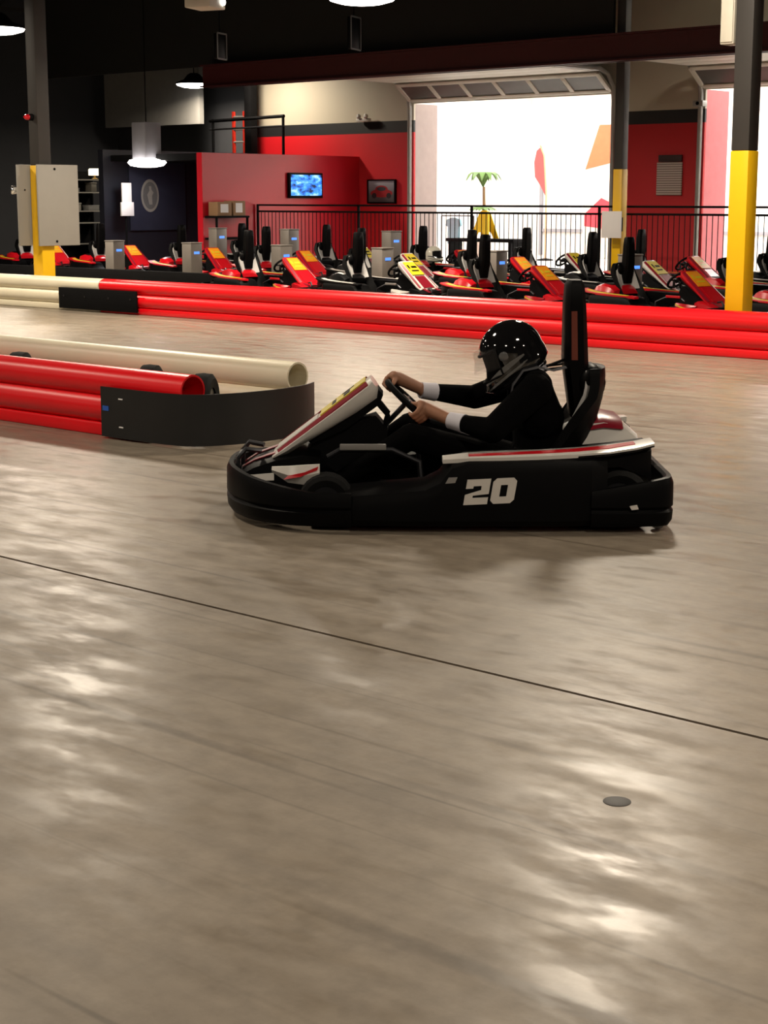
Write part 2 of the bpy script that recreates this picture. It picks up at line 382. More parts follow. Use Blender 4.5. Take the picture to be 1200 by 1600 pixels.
# ---------------------------------------------------------------- red partition room with tv
B().box(-24.05, -23.9, 21.6, 26.0, 0, 2.35).out('wall_partition', M('red partition paint', (0.56, 0.012, 0.025), 0.28, var=.05), kind='structure')
tv = empty('television', (-23.88, 24.35, 1.5), 0, 'black wall television with a bright blue picture on the red partition', 'television')
B().box(-.02, .05, -.48, .48, 0, .50, .012).out('bezel', BLACK, tv)
tm = bpy.data.materials.new('tv picture'); tm.use_nodes = True
nt = tm.node_tree; bs = nt.nodes['Principled BSDF']; tcg = node(nt, 'ShaderNodeTexCoord').outputs['Object']
nz = node(nt, 'ShaderNodeTexNoise'); nz.inputs['Scale'].default_value = 5; mp = node(nt, 'ShaderNodeMapping'); mp.inputs['Scale'].default_value = (1, 1, 2.2)
nt.links.new(tcg, mp.inputs[0]); nt.links.new(mp.outputs[0], nz.inputs['Vector'])
cc = ramp(nt, nz.outputs['Fac'], [(.36, (.0, .01, .05)), (.45, (.01, .16, .75)), (.56, (.08, .45, 1.0)), (.68, (.5, .8, 1.0))])
nt.links.new(cc, bs.inputs['Emission Color']); bs.inputs['Emission Strength'].default_value = 1.3; bs.inputs['Base Color'].default_value = (0, 0, 0, 1)
B().box(.05, .054, -.44, .44, .05, .46).out('screen', tm, tv)
B().box(-.03, -.02, -.1, .1, .15, .35).out('mount', BLACKM, tv)
# framed car picture on the far wall
pf = empty('framed_picture', (-23.24, 25.97, 1.39), 0, 'framed picture of a red car on the red wall', 'picture')
fr = B(); fr.box(-.39, .39, -.03, .02, 0, .03); fr.box(-.39, .39, -.03, .02, .46, .49); fr.box(-.39, -.36, -.03, .02, .03, .46); fr.box(.36, .39, -.03, .02, .03, .46)
fr.out('frame', BLACK, pf)
def carprint(nt, tc):
    sp = node(nt, 'ShaderNodeSeparateXYZ'); nt.links.new(tc, sp.inputs[0])
    bg = ramp(nt, sp.outputs['Z'], [(0.0, (.05, .045, .045)), (.35, (.09, .085, .08)), (.62, (.20, .20, .22)), (1.0, (.36, .37, .42))])
    def ell(cx, cz, a, c):
        n = node(nt, 'ShaderNodeVectorMath', operation='SUBTRACT'); nt.links.new(tc, n.inputs[0]); n.inputs[1].default_value = (cx, .5, cz)
        s = node(nt, 'ShaderNodeVectorMath', operation='MULTIPLY'); nt.links.new(n.outputs[0], s.inputs[0]); s.inputs[1].default_value = (1 / a, 0, 1 / c)
        l = node(nt, 'ShaderNodeVectorMath', operation='LENGTH'); nt.links.new(s.outputs[0], l.inputs[0])
        t = node(nt, 'ShaderNodeMath', operation='LESS_THAN'); nt.links.new(l.outputs['Value'], t.inputs[0]); t.inputs[1].default_value = 1; return t.outputs[0]
    c = mixc(nt, ell(.5, .42, .42, .2), bg, (.30, .012, .012)); c = mixc(nt, ell(.5, .6, .24, .18), c, (.30, .012, .012))
    c = mixc(nt, ell(.5, .62, .17, .1), c, (.03, .03, .035)); c = mixc(nt, ell(.22, .3, .09, .13), c, (.01, .01, .01)); c = mixc(nt, ell(.78, .3, .09, .13), c, (.01, .01, .01)); return c
B().box(-.36, .36, -.012, -.002, .03, .46).out('print', print_mat('car print', None, carprint), pf)
# notice list on the pier
nl = empty('notice_board', (-16.32, 25.97, 1.55), 0, 'white ruled notice with dark header on the red pier', 'notice')
def lines(nt, tc):
    sp = node(nt, 'ShaderNodeSeparateXYZ'); nt.links.new(tc, sp.inputs[0])
    mu = node(nt, 'ShaderNodeMath', operation='MULTIPLY'); nt.links.new(sp.outputs['Z'], mu.inputs[0]); mu.inputs[1].default_value = 14
    fr_ = node(nt, 'ShaderNodeMath', operation='FRACT'); nt.links.new(mu.outputs[0], fr_.inputs[0])
    return ramp(nt, fr_.outputs[0], [(0, (.16, .10, .09)), (.32, (.55, .46, .42))], 'CONSTANT')
B().box(-.27, .25, -.015, .02, 0, .58, .004).out('sheet', print_mat('ruled notice', None, lines), nl)
B().box(-.24, .24, -.018, .02, .59, .71, .004).out('header', M('dark maroon plate', (.03, .006, .006), .5), nl)
# exit light
ex = empty('emergency_light', (-23.68, 25.9, 3.05), 0, 'small white emergency light hanging on the upper wall', 'lamp')
B().box(-.17, .17, -.05, .05, 0, .07, .01).out('body', KWHITE, ex)
for s in (-1, 1): B().disc_stack([(.045, 0), (.05, .05), (.03, .07)], (s * .1, -.02, .1), (0, -1, .2), 12).out('lamp_head', KWHITE, ex)
B().tube([(0, .04, .05), (0, .09, .05)], .03, 8).out('mount', KWHITE, ex)
bx = empty('wall_sensor', (-15.72, 25.9, 3.08), 0, 'small grey box on the door jamb behind the yellow column', 'box')
B().box(-.1, .1, -.06, .1, 0, .1, .01).out('body', GALV, bx); B().disc_stack([(.03, 0), (.03, .02)], (0, -.06, .05), (0, -1, 0), 10).out('eye', BLACK, bx)
# post, roof-deck railing and ladder above the partition room
B().box(-26.72, -26.52, 25.4, 25.6, 0, 6.6, .01).out('black_post', BLACKM, label='black post behind the red partition room', cat='post')
B().box(-27.0, -24.05, 21.6, 26.0, 2.22, 2.34).out('trim_1', BLACKM, kind='structure')
rl = empty('roof_railing', (0, 0, 2.35), 0, 'black pipe railing on the roof of the red partition room', 'railing')
B().tube([(-27.6, 25.2, .80), (-25.3, 25.2, .84)], .035, 8).out('top_rail', BLACKM, rl); B().tube([(-27.6, 25.2, .62), (-25.3, 25.2, .64)], .02, 8).out('mid_rail', STEEL, rl)
for x in (-25.33, -27.5): B().tube([(x, 25.2, 0), (x, 25.2, .84)], .03, 8).out('post', BLACKM, rl)
ladr = empty('ladder', (-27.2, 25.7, 2.34), 0, 'red ladder with pale rungs behind the black post', 'ladder')
for s in (-.17, .17): B().obox((s, 0, .5), (.07, .05, 1.05), None, .006).out('rail', M('orange red ladder', (.62, .03, .015), .4), ladr)
for k in range(4): B().tube([(-.17, -.01, .1 + k * .27), (.17, -.01, .1 + k * .27)], .02, 8).out('rung', GALV, ladr)
# shelf with two cartons beside the partition, low part
sh = empty('wall_shelf', (-23.9, 22.0, 0), 0, 'dark shelf rack against the red partition', 'shelf')
for z in (1.13, .72): B().box(.0, .34, -.36, .5, z, z + .04, .005).out('shelf_board', BLACKM, sh)
for yy in (-.34, .46): B().box(.28, .32, yy, yy + .03, 0, 1.17).out('upright', BLACKM, sh)
for k, (yy, w_, h_, lab) in enumerate(((-.30, .36, .26, 'brown cardboard carton on the left of the shelf rack'), (.10, .32, .28, 'brown cardboard carton on the right of the shelf rack'))):
    c = empty('cardboard_box', (-23.72, 22.0 + yy + w_ / 2, 1.17), 0, lab, 'box')
    B().box(-.13, .13, -w_ / 2, w_ / 2, 0, h_, .006).out('carton', M('cardboard', (.26, .15, .075), .8), c)
    B().box(.13, .133, -w_ * .3, w_ * .25, .06, h_ - .04).out('label', PAPER, c); B().box(-.131, .132, -.025, .025, h_, h_ + .002).out('tape', M('packing tape', (.35, .24, .13), .4), c)

# ---------------------------------------------------------------- dark booth at the left
B().box(-26.75, -26.6, 21.4, 25.35, 0, 2.45).out('wall_booth', M('near black navy paint', (.008, .009, .016), .5), kind='structure')
B().box(-35.4, -31.7, 28.6, 28.75, 3.32, 5.2).out('wall_lit_patch', M('grey lamplit patch', (.30, .29, .27), .6), kind='structure')  # lamplit patch of the dark wall, built as a paler grey panel
bn = empty('seal_banner', (-26.58, 22.78, 1.1), 0, 'navy banner with a pale oval seal in the dark booth', 'banner')
B().box(0, .02, -.75, .75, -.25, 1.15, .004).out('cloth', M('navy cloth', (.012, .014, .035), .8), bn)
pol = lambda a, c, n=28: [(a * math.cos(2 * PI * i / n), c * math.sin(2 * PI * i / n)) for i in range(n)]
GS = M('pale seal print', (.22, .21, .19), .7)
B().prism(pol(.235, .33), (.02, -.22, .45), (0, 1, 0), (0, 0, 1), (.006, 0, 0)).out('seal', GS, bn)
B().prism(pol(.19, .275), (.026, -.22, .45), (0, 1, 0), (0, 0, 1), (.004, 0, 0)).out('seal_field', M('dark seal field', (.10, .10, .10), .7), bn)
B().prism([(-.03, -.18), (.05, -.18), (.045, 0), (.09, .06), (.03, .12), (.03, .19), (-.03, .19), (-.02, .1), (-.08, .02)], (.03, -.22, .45), (0, 1, 0), (0, 0, 1), (.004, 0, 0)).out('seal_figure', GS, bn)
ns = empty('notice_stand', (-26.3, 21.73, 0), 0, 'tall white notice on a dark stand in front of the navy banner', 'sign')
B().box(-.015, .015, -.12, .12, 1.38, 1.80, .004).out('upper_sheet', PAPER, ns); B().box(-.01, .03, -.16, .16, 1.15, 1.42, .004).out('lower_sheet', PAPER, ns)
B().tube([(-.03, 0, .02), (-.03, 0, 1.5)], .02, 8).out('pole', BLACKM, ns); B().disc_stack([(.2, 0), (.2, .02), (.03, .04)], (-.03, 0, 0), (0, 0, 1), 16).out('foot', BLACKM, ns)
ss = empty('shelf_unit', (-28.0, 22.04, 0), 0, 'open dark shelf unit with pale shelf edges left of the navy booth', 'shelf')
for z in (.55, .98, 1.22, 1.60, 1.86):
    sb = B().box(-.3, .05, -.44, .40, z, z + .025).out('shelf_board', BLACKM, ss); B().box(.05, .06, -.44, .40, z, z + .025).out('edge_strip', PALE, sb)
for yy in (-.44, .38): B().box(-.3, -.26, yy, yy + .03, 0, 2.05).out('upright', BLACKM, ss)
B().box(-.31, -.3, -.44, .41, 0, 2.05).out('back_panel', BLACKM, ss)
items = [(-.25, 1.245, .10, .16, 'grey box on the lower lit shelf of the dark shelf unit', PALE), (.18, 1.245, .14, .11, 'low grey tub on the lower lit shelf of the dark shelf unit', M('grey tub', (.2, .2, .19), .6)),
         (-.28, 1.625, .1, .08, 'flat grey box on the middle shelf of the dark shelf unit', M('grey carton', (.16, .16, .16), .7)), (.2, 1.625, .07, .2, 'dark grey canister on the middle shelf of the dark shelf unit', M('dull canister', (.13, .12, .1), .5))]
for yy, z, hw, h_, lab, mt in items:
    it = empty('storage_box', (-28.06, 22.04 + yy, z), 0, lab, 'box')
    B().box(-.1, .1, -hw, hw, 0, h_ * .8, .01).out('body', mt, it); B().box(-.105, .105, -hw - .006, hw + .006, h_ * .8, h_, .008).out('lid', mt, it)
sp_ = empty('shelf_lamp', (-28.0, 22.30, 1.885), 0, 'small warm lit lamp on top of the dark shelf unit', 'lamp')
B().disc_stack([(.07, 0), (.07, .015), (.02, .03), (.02, .09)], (0, 0, 0), (0, 0, 1), 14).out('base', M('brass', (.4, .25, .06), .35, .8), sp_)
B().disc_stack([(.13, .08), (.13, .20), (.11, .22)], (0, 0, 0), (0, 0, 1), 16).out('shade', M('lit shade', (.8, .7, .5), .6, emit=2.2, emit_col=(1, .85, .55)), sp_)

# hanging monitors and projector under the dark ceiling
for x, y, z, s, lab in ((-19.18, 17.75, 3.58, .3, 'dark hanging monitor with a grey rim, left one'), (-17.66, 19.1, 3.72, .38, 'dark hanging monitor with a grey rim above the red beam')):
    h = empty('hanging_monitor', (x, y, z), .35, lab, 'monitor')
    B().box(-.03, .03, -s / 2, s / 2, 0, s * 1.25, .01).out('panel', BLACK, h)
    r_ = B()
    for a in (-1, 1): r_.box(.03, .04, a * s / 2 - .012, a * s / 2 + .012, 0, s * 1.25)
    for a in (0, 1): r_.box(.03, .04, -s / 2, s / 2, a * s * 1.25 - .012, a * s * 1.25 + .012)
    r_.out('rim', M('dull grey rim', (.10, .10, .10), .5), h); B().tube([(0, 0, s * 1.2), (0, 0, 6.6 - z)], .012, 6).out('pole', BLACKM, h)
pj = empty('projector', (-17.85, 16.25, 4.10), .35, 'beige projector box hanging at the top of the photo', 'projector')
B().box(-.2, .2, -.24, .24, 0, .2, .02).out('case', DOORW, pj); B().disc_stack([(.05, 0), (.045, .03)], (.2, .14, .1), (1, 0, 0), 14).out('lens', LAMPW, pj); B().tube([(0, 0, .2), (0, 0, 2.5)], .02, 6).out('pole', BLACKM, pj)

# ---------------------------------------------------------------- picket fence
fe = empty('picket_fence', (0, 23.0, 0), 0, 'long black metal picket fence behind the parked karts', 'fence')
FX0, FX1 = -23.85, -10.4
for z in (1.37, 1.25, .12): B().box(FX0, FX1, -.02, .02, z - .02, z + .015).out('rail', BLACKM, fe)
me = None; x = FX0 + .10
pk = B().box(-.005, .005, -.005, .005, .12, 1.25).out('picket', BLACKM, fe); pk.location.x = x; x += .10
while x < FX1 - .05:
    c = pk.copy(); COL.objects.link(c); c.location.x = x; x += .10
for k in range(6):
    B().box(-.02, .02, -.02, .02, 0, 1.385, .004).out('post', BLACKM, fe).location.x = FX0 + k * (FX1 - FX0) / 5

# ---------------------------------------------------------------- lobby things
pt = empty('potted_palm', (-23.77, 30, 0), 0, 'green potted palm in the bright lobby', 'plant')
B().disc_stack([(.2, 0), (.26, .5), (.28, .55), (.24, .55), (.22, .5)], (0, 0, 0), (0, 0, 1), 18).out('pot', M('pale pot', (.6, .55, .48), .5), pt)
B().tube([(0, 0, .5), (.03, .02, 1.1), (0, .03, 1.75)], [.05, .04, .03], 8).out('trunk', M('palm trunk', (.20, .13, .06), .8), pt)
GRN = M('palm green', (.08, .17, .03), .6, var=.3)
for k in range(26):
    a = k * 2 * PI / 13 + (.3 if k > 12 else 0); e = .38 if k < 13 else .1; r_ = .44 if k < 13 else .34; z0 = 1.75 if k < 13 else 1.25
    lo_, hi_ = [], []
    for i in range(6):
        t = i / 5; R_ = r_ * t; z = z0 + e * math.sin(t * PI * .8) - .1 * t; w_ = .085 * math.sin(PI * (.08 + .9 * t))
        p = Vector((R_ * math.cos(a), R_ * math.sin(a), z)); s_ = Vector((-math.sin(a), math.cos(a), 0)) * w_
        lo_.append(p - s_); hi_.append(p + s_)
    B().ribbon(lo_, hi_, (0, 0, .004)).out('frond', GRN, pt)
bc = empty('lobby_bench', (-21.8, 27.6, 0), 0, 'dark low bench behind the fence in the lobby', 'bench')
B().box(-.9, .9, -.22, .22, .60, .67, .01).out('seat', BLACKM, bc)
for s in (-.8, .8): B().box(s - .03, s + .03, -.2, .2, 0, .60).out('leg', BLACKM, bc)
ws = empty('yellow_floor_sign', (-21.77, 27.55, .67), 0, 'yellow A-shaped folding sign standing on the lobby bench', 'sign')
YS = M('bright yellow plastic', (.85, .62, .02), .4)
for s in (-1, 1):
    B().prism([(-.24, 0), (-.10, 0), (-.06, .13), (.06, .13), (.10, 0), (.24, 0), (.12, .54), (.05, .58), (-.05, .58), (-.12, .54)], (0, s * .16, 0), (1, 0, 0), (0, -s * .26, 1), (0, s * .015, 0)).out('leaf', YS, ws)
ff = empty('feather_flag', (-24.3, 33, 0), 0, 'red feather flag on a tan pole in the lobby', 'flag')
B().tube([(.1, 0, 0), (.1, 0, 1.6), (.02, 0, 2.5), (-.1, 0, 2.74)], .022, 8).out('pole', M('tan pole', (.55, .35, .2), .5), ff)
B().prism([(0.08, 1.55), (.06, 2.2), (-.06, 2.72), (-.2, 2.62), (-.27, 2.35), (-.24, 2.0), (-.08, 1.8)], (0, -.01, 0), (1, 0, 0), (0, 0, 1), (0, .012, 0)).out('cloth', M('red flag cloth', (.6, .10, .10), .7), ff)
B().disc_stack([(.2, 0), (.2, .03), (.04, .06)], (.1, 0, 0), (0, 0, 1), 16).out('foot', BLACKM, ff)
wp = empty('lobby_poster', (-23.95, 35.0, 0), 0, 'tall red and orange graphic panel at the right of the wide opening', 'poster')
B().box(-.55, .55, -.02, .02, .02, 3.3, .004).out('panel', M('cream panel', (.8, .72, .6), .5), wp)
B().prism([(-.5, 2.2), (.5, 2.4), (.5, 3.28), (-.1, 3.28)], (0, -.03, 0), (1, 0, 0), (0, 0, 1), (0, .01, 0)).out('upper_graphic', M('orange red print', (.7, .13, .05), .5), wp)
B().prism([(-.5, .8), (.5, .7), (.5, 1.3), (0, 1.5), (-.5, 1.1)], (0, -.03, 0), (1, 0, 0), (0, 0, 1), (0, .01, 0)).out('lower_graphic', M('red print', (.65, .04, .06), .5), wp)
kr = empty('clothes_rack', (-23.2, 28.4, 0), 0, 'thin metal display rack with pale blue garment behind the fence', 'rack')
for s in (-.45, .45): B().tube([(s, 0, .02), (s, 0, 1.12)], .014, 6).out('upright', STEEL, kr)
B().tube([(-.45, 0, 1.12), (.45, 0, 1.12)], .014, 6).out('rail', STEEL, kr); B().box(-.5, .5, -.2, .2, 0, .03).out('foot', STEEL, kr)
B().prism([(-.16, 0), (.16, 0), (.15, .36), (.22, .40), (.18, .52), (.05, .56), (-.05, .56), (-.18, .52), (-.22, .40), (-.15, .36)], (-.1, -.03, .52), (1, 0, 0), (0, 0, 1), (0, .06, 0)).out('garment', M('pale blue cloth', (.25, .5, .62), .8), kr)

# ================================================================== TRACK BARRIERS
def barrier(name, x0, x1, y, mat, label, cut=0.0):
    d = empty(name, (0, y, 0), 0, label, 'barrier')
    B().pipe((x0, 0, .345), (x1, 0, .345), .10, .088, 24).out('top_pipe', mat, d)
    B().pipe((x0, 0, .175), (x1 - cut, 0, .175), .105, .09, 24).out('lower_pipe', mat, d)
    B().box(x0, x1 - cut, -.085, .085, 0, .085, .012).out('base_rail', mat, d)
    return d
barrier('track_barrier', -17.72, 6.0, 14.22, RED, 'long red pipe barrier running across behind the moving kart')
barrier('track_barrier', -30.0, -17.74, 14.22, CREAM, 'cream pipe barrier continuing left of the long red barrier')
jp = empty('joint_plate', (-17.72, 14.10, 0), 0, 'black plate covering the joint of the red and cream barriers', 'plate')
B().box(-.82, .82, -.025, .0, .03, .31, .006).out('plate', BLACKM, jp)
for s in (-.7, -.25, .25, .7): B().disc_stack([(.014, 0), (.014, .006)], (s, -.025, .2), (0, -1, 0), 8).out('bolt', STEEL, jp)
barrier('island_barrier', -16.0, -7.66, 6.81, RED, 'red pipe barrier on the near side of the track island', .3)
barrier('island_barrier', -16.0, -7.74, 7.81, CREAM, 'cream pipe barrier on the far side of the track island', .05)
# black flexible nose sheet wrapping the island end
path = [(-8.38, 6.67), (-8.1, 6.67), (-7.9, 6.675), (-7.78, 6.685)]
for i in range(1, 17):
    a = -PI / 2 + PI * i / 16 * .80
    path.append((-7.70 + .28 * math.cos(a), 7.28 + .58 * math.sin(a)))
nsb = B()
rings = []
for i, (x, y) in enumerate(path):
    t = Vector((path[min(i + 1, len(path) - 1)][0] - path[max(i - 1, 0)][0], path[min(i + 1, len(path) - 1)][1] - path[max(i - 1, 0)][1], 0)).normalized()
    nn = Vector((t.y, -t.x, 0)) * .006; p = Vector((x, y, 0))
    rings.append([p + nn + V(0, 0, .012), p + nn + V(0, 0, .332), p - nn + V(0, 0, .332), p - nn + V(0, 0, .012)])
nsb.loft(rings)
nse = empty('nose_sheet', (0, 0, 0), 0, 'curved black rubber sheet wrapping the end of the track island', 'barrier')
nsb.out('sheet', M('black rubber sheet', (.008, .008, .0085), .45, var=.2), nse)
for z in (.08, .26): B().box(-8.2, -8.16, 6.66, 6.668, z, z + .008).out('clip', PAPER, nse)
B().box(-8.36, -8.30, 6.66, 6.668, .18, .21).out('tape_mark', M('blue tape', (.02, .10, .45), .5), nse)
TY = 'tyres between the island pipes'
for x, y, lab in ((-10.25, 7.4, 'black tyre between the island pipes, farthest left'), (-8.78, 7.42, 'black tyre between the island pipes, the middle one'), (-8.08, 7.28, 'black tyre between the island pipes, nearest the open pipe ends')):
    ty = empty('old_tyre', (x, y, 0), .6, lab, 'tyre', TY)
    B().lathe([(.10, .06), (.16, .07), (.19, .05), (.195, 0), (.19, -.05), (.16, -.07), (.10, -.06)], (0, 0, .195), (1, 0, 0), 24).out('tyre', RUBBER, ty)
    B().disc_stack([(.10, -.05), (.10, .05)], (0, 0, .195), (1, 0, 0), 18).out('rim', STEEL, ty)
B().box(-29, -19.1, 17.72, 17.82, 0, .34, .01).out('pit_kerb', BLACKM, label='low black pit wall behind the cream barrier', cat='pit wall')

# ================================================================== GO-KARTS  (local: x forward, y left, z up)
def wheel(x, y, r, wd, k):
    w_ = empty('wheel', (x, y, r)); w_.parent = k
    h = wd / 2
    B().lathe([(r * .55, h * .8), (r * .8, h), (r * .95, h * .85), (r, h * .5), (r, -h * .5), (r * .95, -h * .85), (r * .8, -h), (r * .55, -h * .8)], (0, 0, 0), (0, 1, 0), 24).out('tyre', RUBBER, w_)
    B().disc_stack([(r * .56, -h * .75), (r * .5, -h * .5), (r * .2, -h * .4), (r * .2, h * .4), (r * .5, h * .5), (r * .56, h * .75)], (0, 0, 0), (0, 1, 0), 18).out('rim', STEEL, w_)

def bumper_band(path, ztop, z0=.03, closed=False):
    b = B(); rings = []
    for i, (x, y) in enumerate(path):
        a = path[max(i - 1, 0)]; c = path[min(i + 1, len(path) - 1)]
        t = Vector((c[0] - a[0], c[1] - a[1], 0)).normalized(); n = Vector((t.y, -t.x, 0)); zt = ztop(x, y)
        prof = [(-.02, z0), (.008, z0), (.024, z0 + .025), (.027, z0 + .065), (.015, z0 + .078), (.027, z0 + .092), (.026, zt - .03), (.014, zt), (-.008, zt + .002), (-.02, zt - .01)]
        rings.append([Vector((x, y, z)) + n * o for o, z in prof])
    return b.loft(rings)

def smooth_path(pts, k=6):
    out = []; n = len(pts)
    for i in range(n - 1):
        p0, p1, p2, p3 = [Vector((*pts[max(0, min(n - 1, j))], 0)) for j in (i - 1, i, i + 1, i + 2)]
        for q in range(k):
            t = q / k
            v = .5 * ((2 * p1) + (p2 - p0) * t + (2 * p0 - 5 * p1 + 4 * p2 - p3) * t * t + (3 * p1 - p0 - 3 * p2 + p3) * t ** 3)
            out.append((v.x, v.y))
    out.append(pts[-1]); return out

def digit_polys(h):
    w = h * .92; t = h * .27
    two = [[(0, h), (w, h), (w, h * .40), (t * 1.15, h * .40 - t * .15), (t * 1.15, t), (w, t), (w, 0), (0, 0), (0, h * .40), (w - t * 1.2, h * .40 + t * .62), (w - t * 1.2, h - t), (t * 1.05, h - t), (t * 1.05, h * .64), (0, h * .64)]]
    z = [[(0, t * .5), (t * .5, 0), (w - t * .5, 0), (w - t * 1.1, t), (t * 1.2, t), (t * 1.2, h - t), (0, h - t * .5)],
         [(0, h - t * .5), (t * 1.2, h - t), (w - t * 1.2, h - t), (w - t * 1.2, t), (w - t * 1.1, t), (w - t * .5, 0), (w, t * .5), (w, h - t * .5), (w - t * .5, h), (t * .5, h)]]
    return two, z, w

def kart(name, S, number=False, detail=True):
    k = empty(name)
    # floor tray and tubes
    B().box(-.62, .72, -.32, .32, .045, .06, .004).out('floor_tray', BLACKM, k)
    ch = B()
    for s in (-1, 1): ch.tube([(.92, s * .22, .07), (.5, s * .32, .07), (-.3, s * .34, .07), (-.9, s * .32, .09)], .016, 8)
    for x in (.6, .1, -.4, -.86): ch.tube([(x, -.4, .08), (x, .4, .08)], .016, 8)
    ch.tube([(-.80, -.55, .14), (-.80, .55, .14)], .02, 8); ch.tube([(.55, -.5, .13), (.55, .5, .13)], .014, 8)
    ch.out('chassis_frame', STEEL, k)
    for x, y, r, wd in ((.56, .49, .128, .13), (.56, -.49, .128, .13), (-.80, .47, .142, .20), (-.80, -.47, .142, .20)): wheel(x, y, r, wd, k)
    # bumpers
    half = [(.44, .645), (.60, .635), (.76, .585), (.90, .47), (1.0, .28), (1.035, .1)]
    fp = smooth_path(half + [(x, -y) for x, y in reversed(half)], 5)
    fp = list(reversed(fp))
    bumper_band(fp, lambda x, y: .185 + .065 * max(0, min(1, (x - .62) / .4))).out('front_bumper', BLACK, k)
    half = [(-.66, .645), (-.84, .645), (-.98, .625), (-1.025, .56), (-1.03, .3)]
    rp = smooth_path(half + [(x, -y) for x, y in reversed(half)], 5)
    rb = bumper_band(rp, lambda x, y: .195 + .06 * max(0, min(1, (-x - .66) / .36))).out('rear_bumper', BLACK, k)
    for s in (1, -1):
        if detail:
            B().prism([(-.02, -.008), (.012, -.012), (.022, .006), (-.012, .012)], (-.855, s * .672, .125), (1, 0, 0), (0, 0, 1), (0, s * .006, 0)).out('reflector', KWHITE, rb)
            B().disc_stack([(.028, -.02), (.034, -.012), (.034, .012), (.028, .02)], (-.985, s * .55, .036), (0, 1, 0), 16).out('tyre_blur_disc', KGREY, k)  # pale disc standing in for the blurred edge of the rear tyre
        # side pod
        sec = []
        for x, zt, yo in ((.47, .18, .645), (.25, .20, .665), (.10, .215, .672), (.03, .25, .672), (-.02, .315, .672), (-.10, .338, .672), (-.50, .348, .672), (-.66, .350, .655), (-.74, .34, .60)):
            sec.append([(x, s * y, z) for y, z in ((.36, .05), (yo - .03, .03), (yo, .06), (yo, zt - .06), (yo - .02, zt - .015), (yo - .06, zt), (.46, zt + .008), (.36, zt))])
        pod = B().loft(sec).out('side_pod', BLACK, k, ang=28)
        # striped deck on top of the pod, rising to the tail
        xs = [.02, -.10, -.25, -.45, -.60, -.75, -.88, -.965]
        zl = [.320, .330, .336, .344, .350, .358, .370, .384]; zu = [.334, .345, .350, .357, .363, .371, .384, .398]
        yo = [.600, .628, .632, .632, .625, .60, .555, .515]; yi = [.52, .50, .49, .48, .46, .43, .40, .38]
        deck = B().loft([[(x, s * y, a - .004), (x, s * y, c), (x, s * (y - .02), c + .004), (x, s * q, c + .008), (x, s * q, a - .004)] for x, a, c, y, q in zip(xs, zl, zu, yo, yi)]).out('pod_deck', S['deck'], pod)
        n = len(xs)
        tf = lambda i, f: (xs[i], s * (yo[i] - .02 + f * (yi[i] - yo[i] + .02)), zu[i] + .004 + .004 * f)
        B().ribbon([tf(i, .02 + .05 * i) for i in range(1, 7)], [tf(i, .42 + .07 * i) for i in range(1, 7)], (0, 0, .003)).out('stripe', S['stripe'], pod)
        B().ribbon([tf(i, .66 + .03 * i) for i in range(1, 6)], [tf(i, .78 + .03 * i) for i in range(1, 6)], (0, 0, .003)).out('stripe', S['stripe2'], pod)
        B().ribbon([(xs[i], s * (yo[i] + .002), zl[i] - .003) for i in range(4, n)], [(xs[i], s * (yo[i] + .002), zl[i] + .004) for i in range(4, n)], (0, s * .002, 0)).out('stripe', BLACK, pod)
        # tail fairing under the deck end
        B().loft([[(x, s * y, z) for y, z in ((.20, z0), (yo_, z0), (yo_, z1 - .02), (yo_ - .02, z1), (.20, z1))] for x, z0, z1, yo_ in ((-.66, .29, .345, .60), (-.80, .295, .358, .565), (-.93, .24, .376, .515), (-.955, .21, .380, .495))]).out('tail_fairing', BLACK, k)
        # front side fins
        fin = B().loft([[(x, s * y, z) for y, z in ((yy, z0), (yy + .015, (z0 + z1) / 2), (yy, z1), (yy - .02, z1), (yy - .02, z0))] for x, z0, z1, yy in ((.82, .245, .268, .40), (.74, .205, .282, .47), (.66, .200, .292, .50), (.59, .225, .296, .50))]).out('front_fin', S['fin'], k)
        B().ribbon([(.76, s * .482, .222), (.68, s * .514, .240), (.60, s * .518, .272)], [(.74, s * .485, .240), (.66, s * .516, .262), (.595, s * .518, .290)], (0, s * .003, 0)).out('stripe', S['stripe'], fin)
        B().obox((.39, s * .325, .352), (.22, .012, .030), None, .004).out('side_label', S['label'], k)
        B().tube([(.56, s * .30, .30), (.50, s * .30, .335), (.25, s * .30, .335), (.12, s * .32, .28), (.1, s * .33, .08)], .013, 8).out('side_rail', STEEL, k)
        B().tube([(1.0, s * .13, .20), (1.0, s * .13, .27), (.965, s * .12, .312), (.89, s * .10, .30)], .013, 8).out('nose_hoop', STEEL, k)
    # nose cone
    B().loft([[(x, y, z) for y, z in ((-hw, z0), (-hw * .9, z1 - .02), (-hw * .6, z1), (hw * .6, z1), (hw * .9, z1 - .02), (hw, z0))] for x, hw, z0, z1 in ((1.0, .20, .14, .205), (.92, .25, .12, .255), (.82, .26, .10, .29), (.68, .24, .09, .31), (.60, .20, .09, .30))]).out('nose_cone', S['nose'], k)
    for s in (1, -1):
        B().ribbon([(.985, s * .06, .220), (.92, s * .08, .259), (.82, s * .09, .294)], [(.985, s * .11, .220), (.92, s * .14, .259), (.82, s * .15, .294)], (0, 0, .004)).out('nose_stripe', S['stripe3'], k)
        B().ribbon([(.99, s * .192, .175), (.92, s * .243, .175), (.82, s * .254, .18)], [(.985, s * .186, .195), (.92, s * .236, .205), (.82, s * .247, .215)], (0, s * .004, 0)).out('nose_stripe', S['fin'], k)
    B().tube([(1.0, -.13, .265), (1.0, .13, .265)], .012, 8).out('nose_bar', STEEL, k)
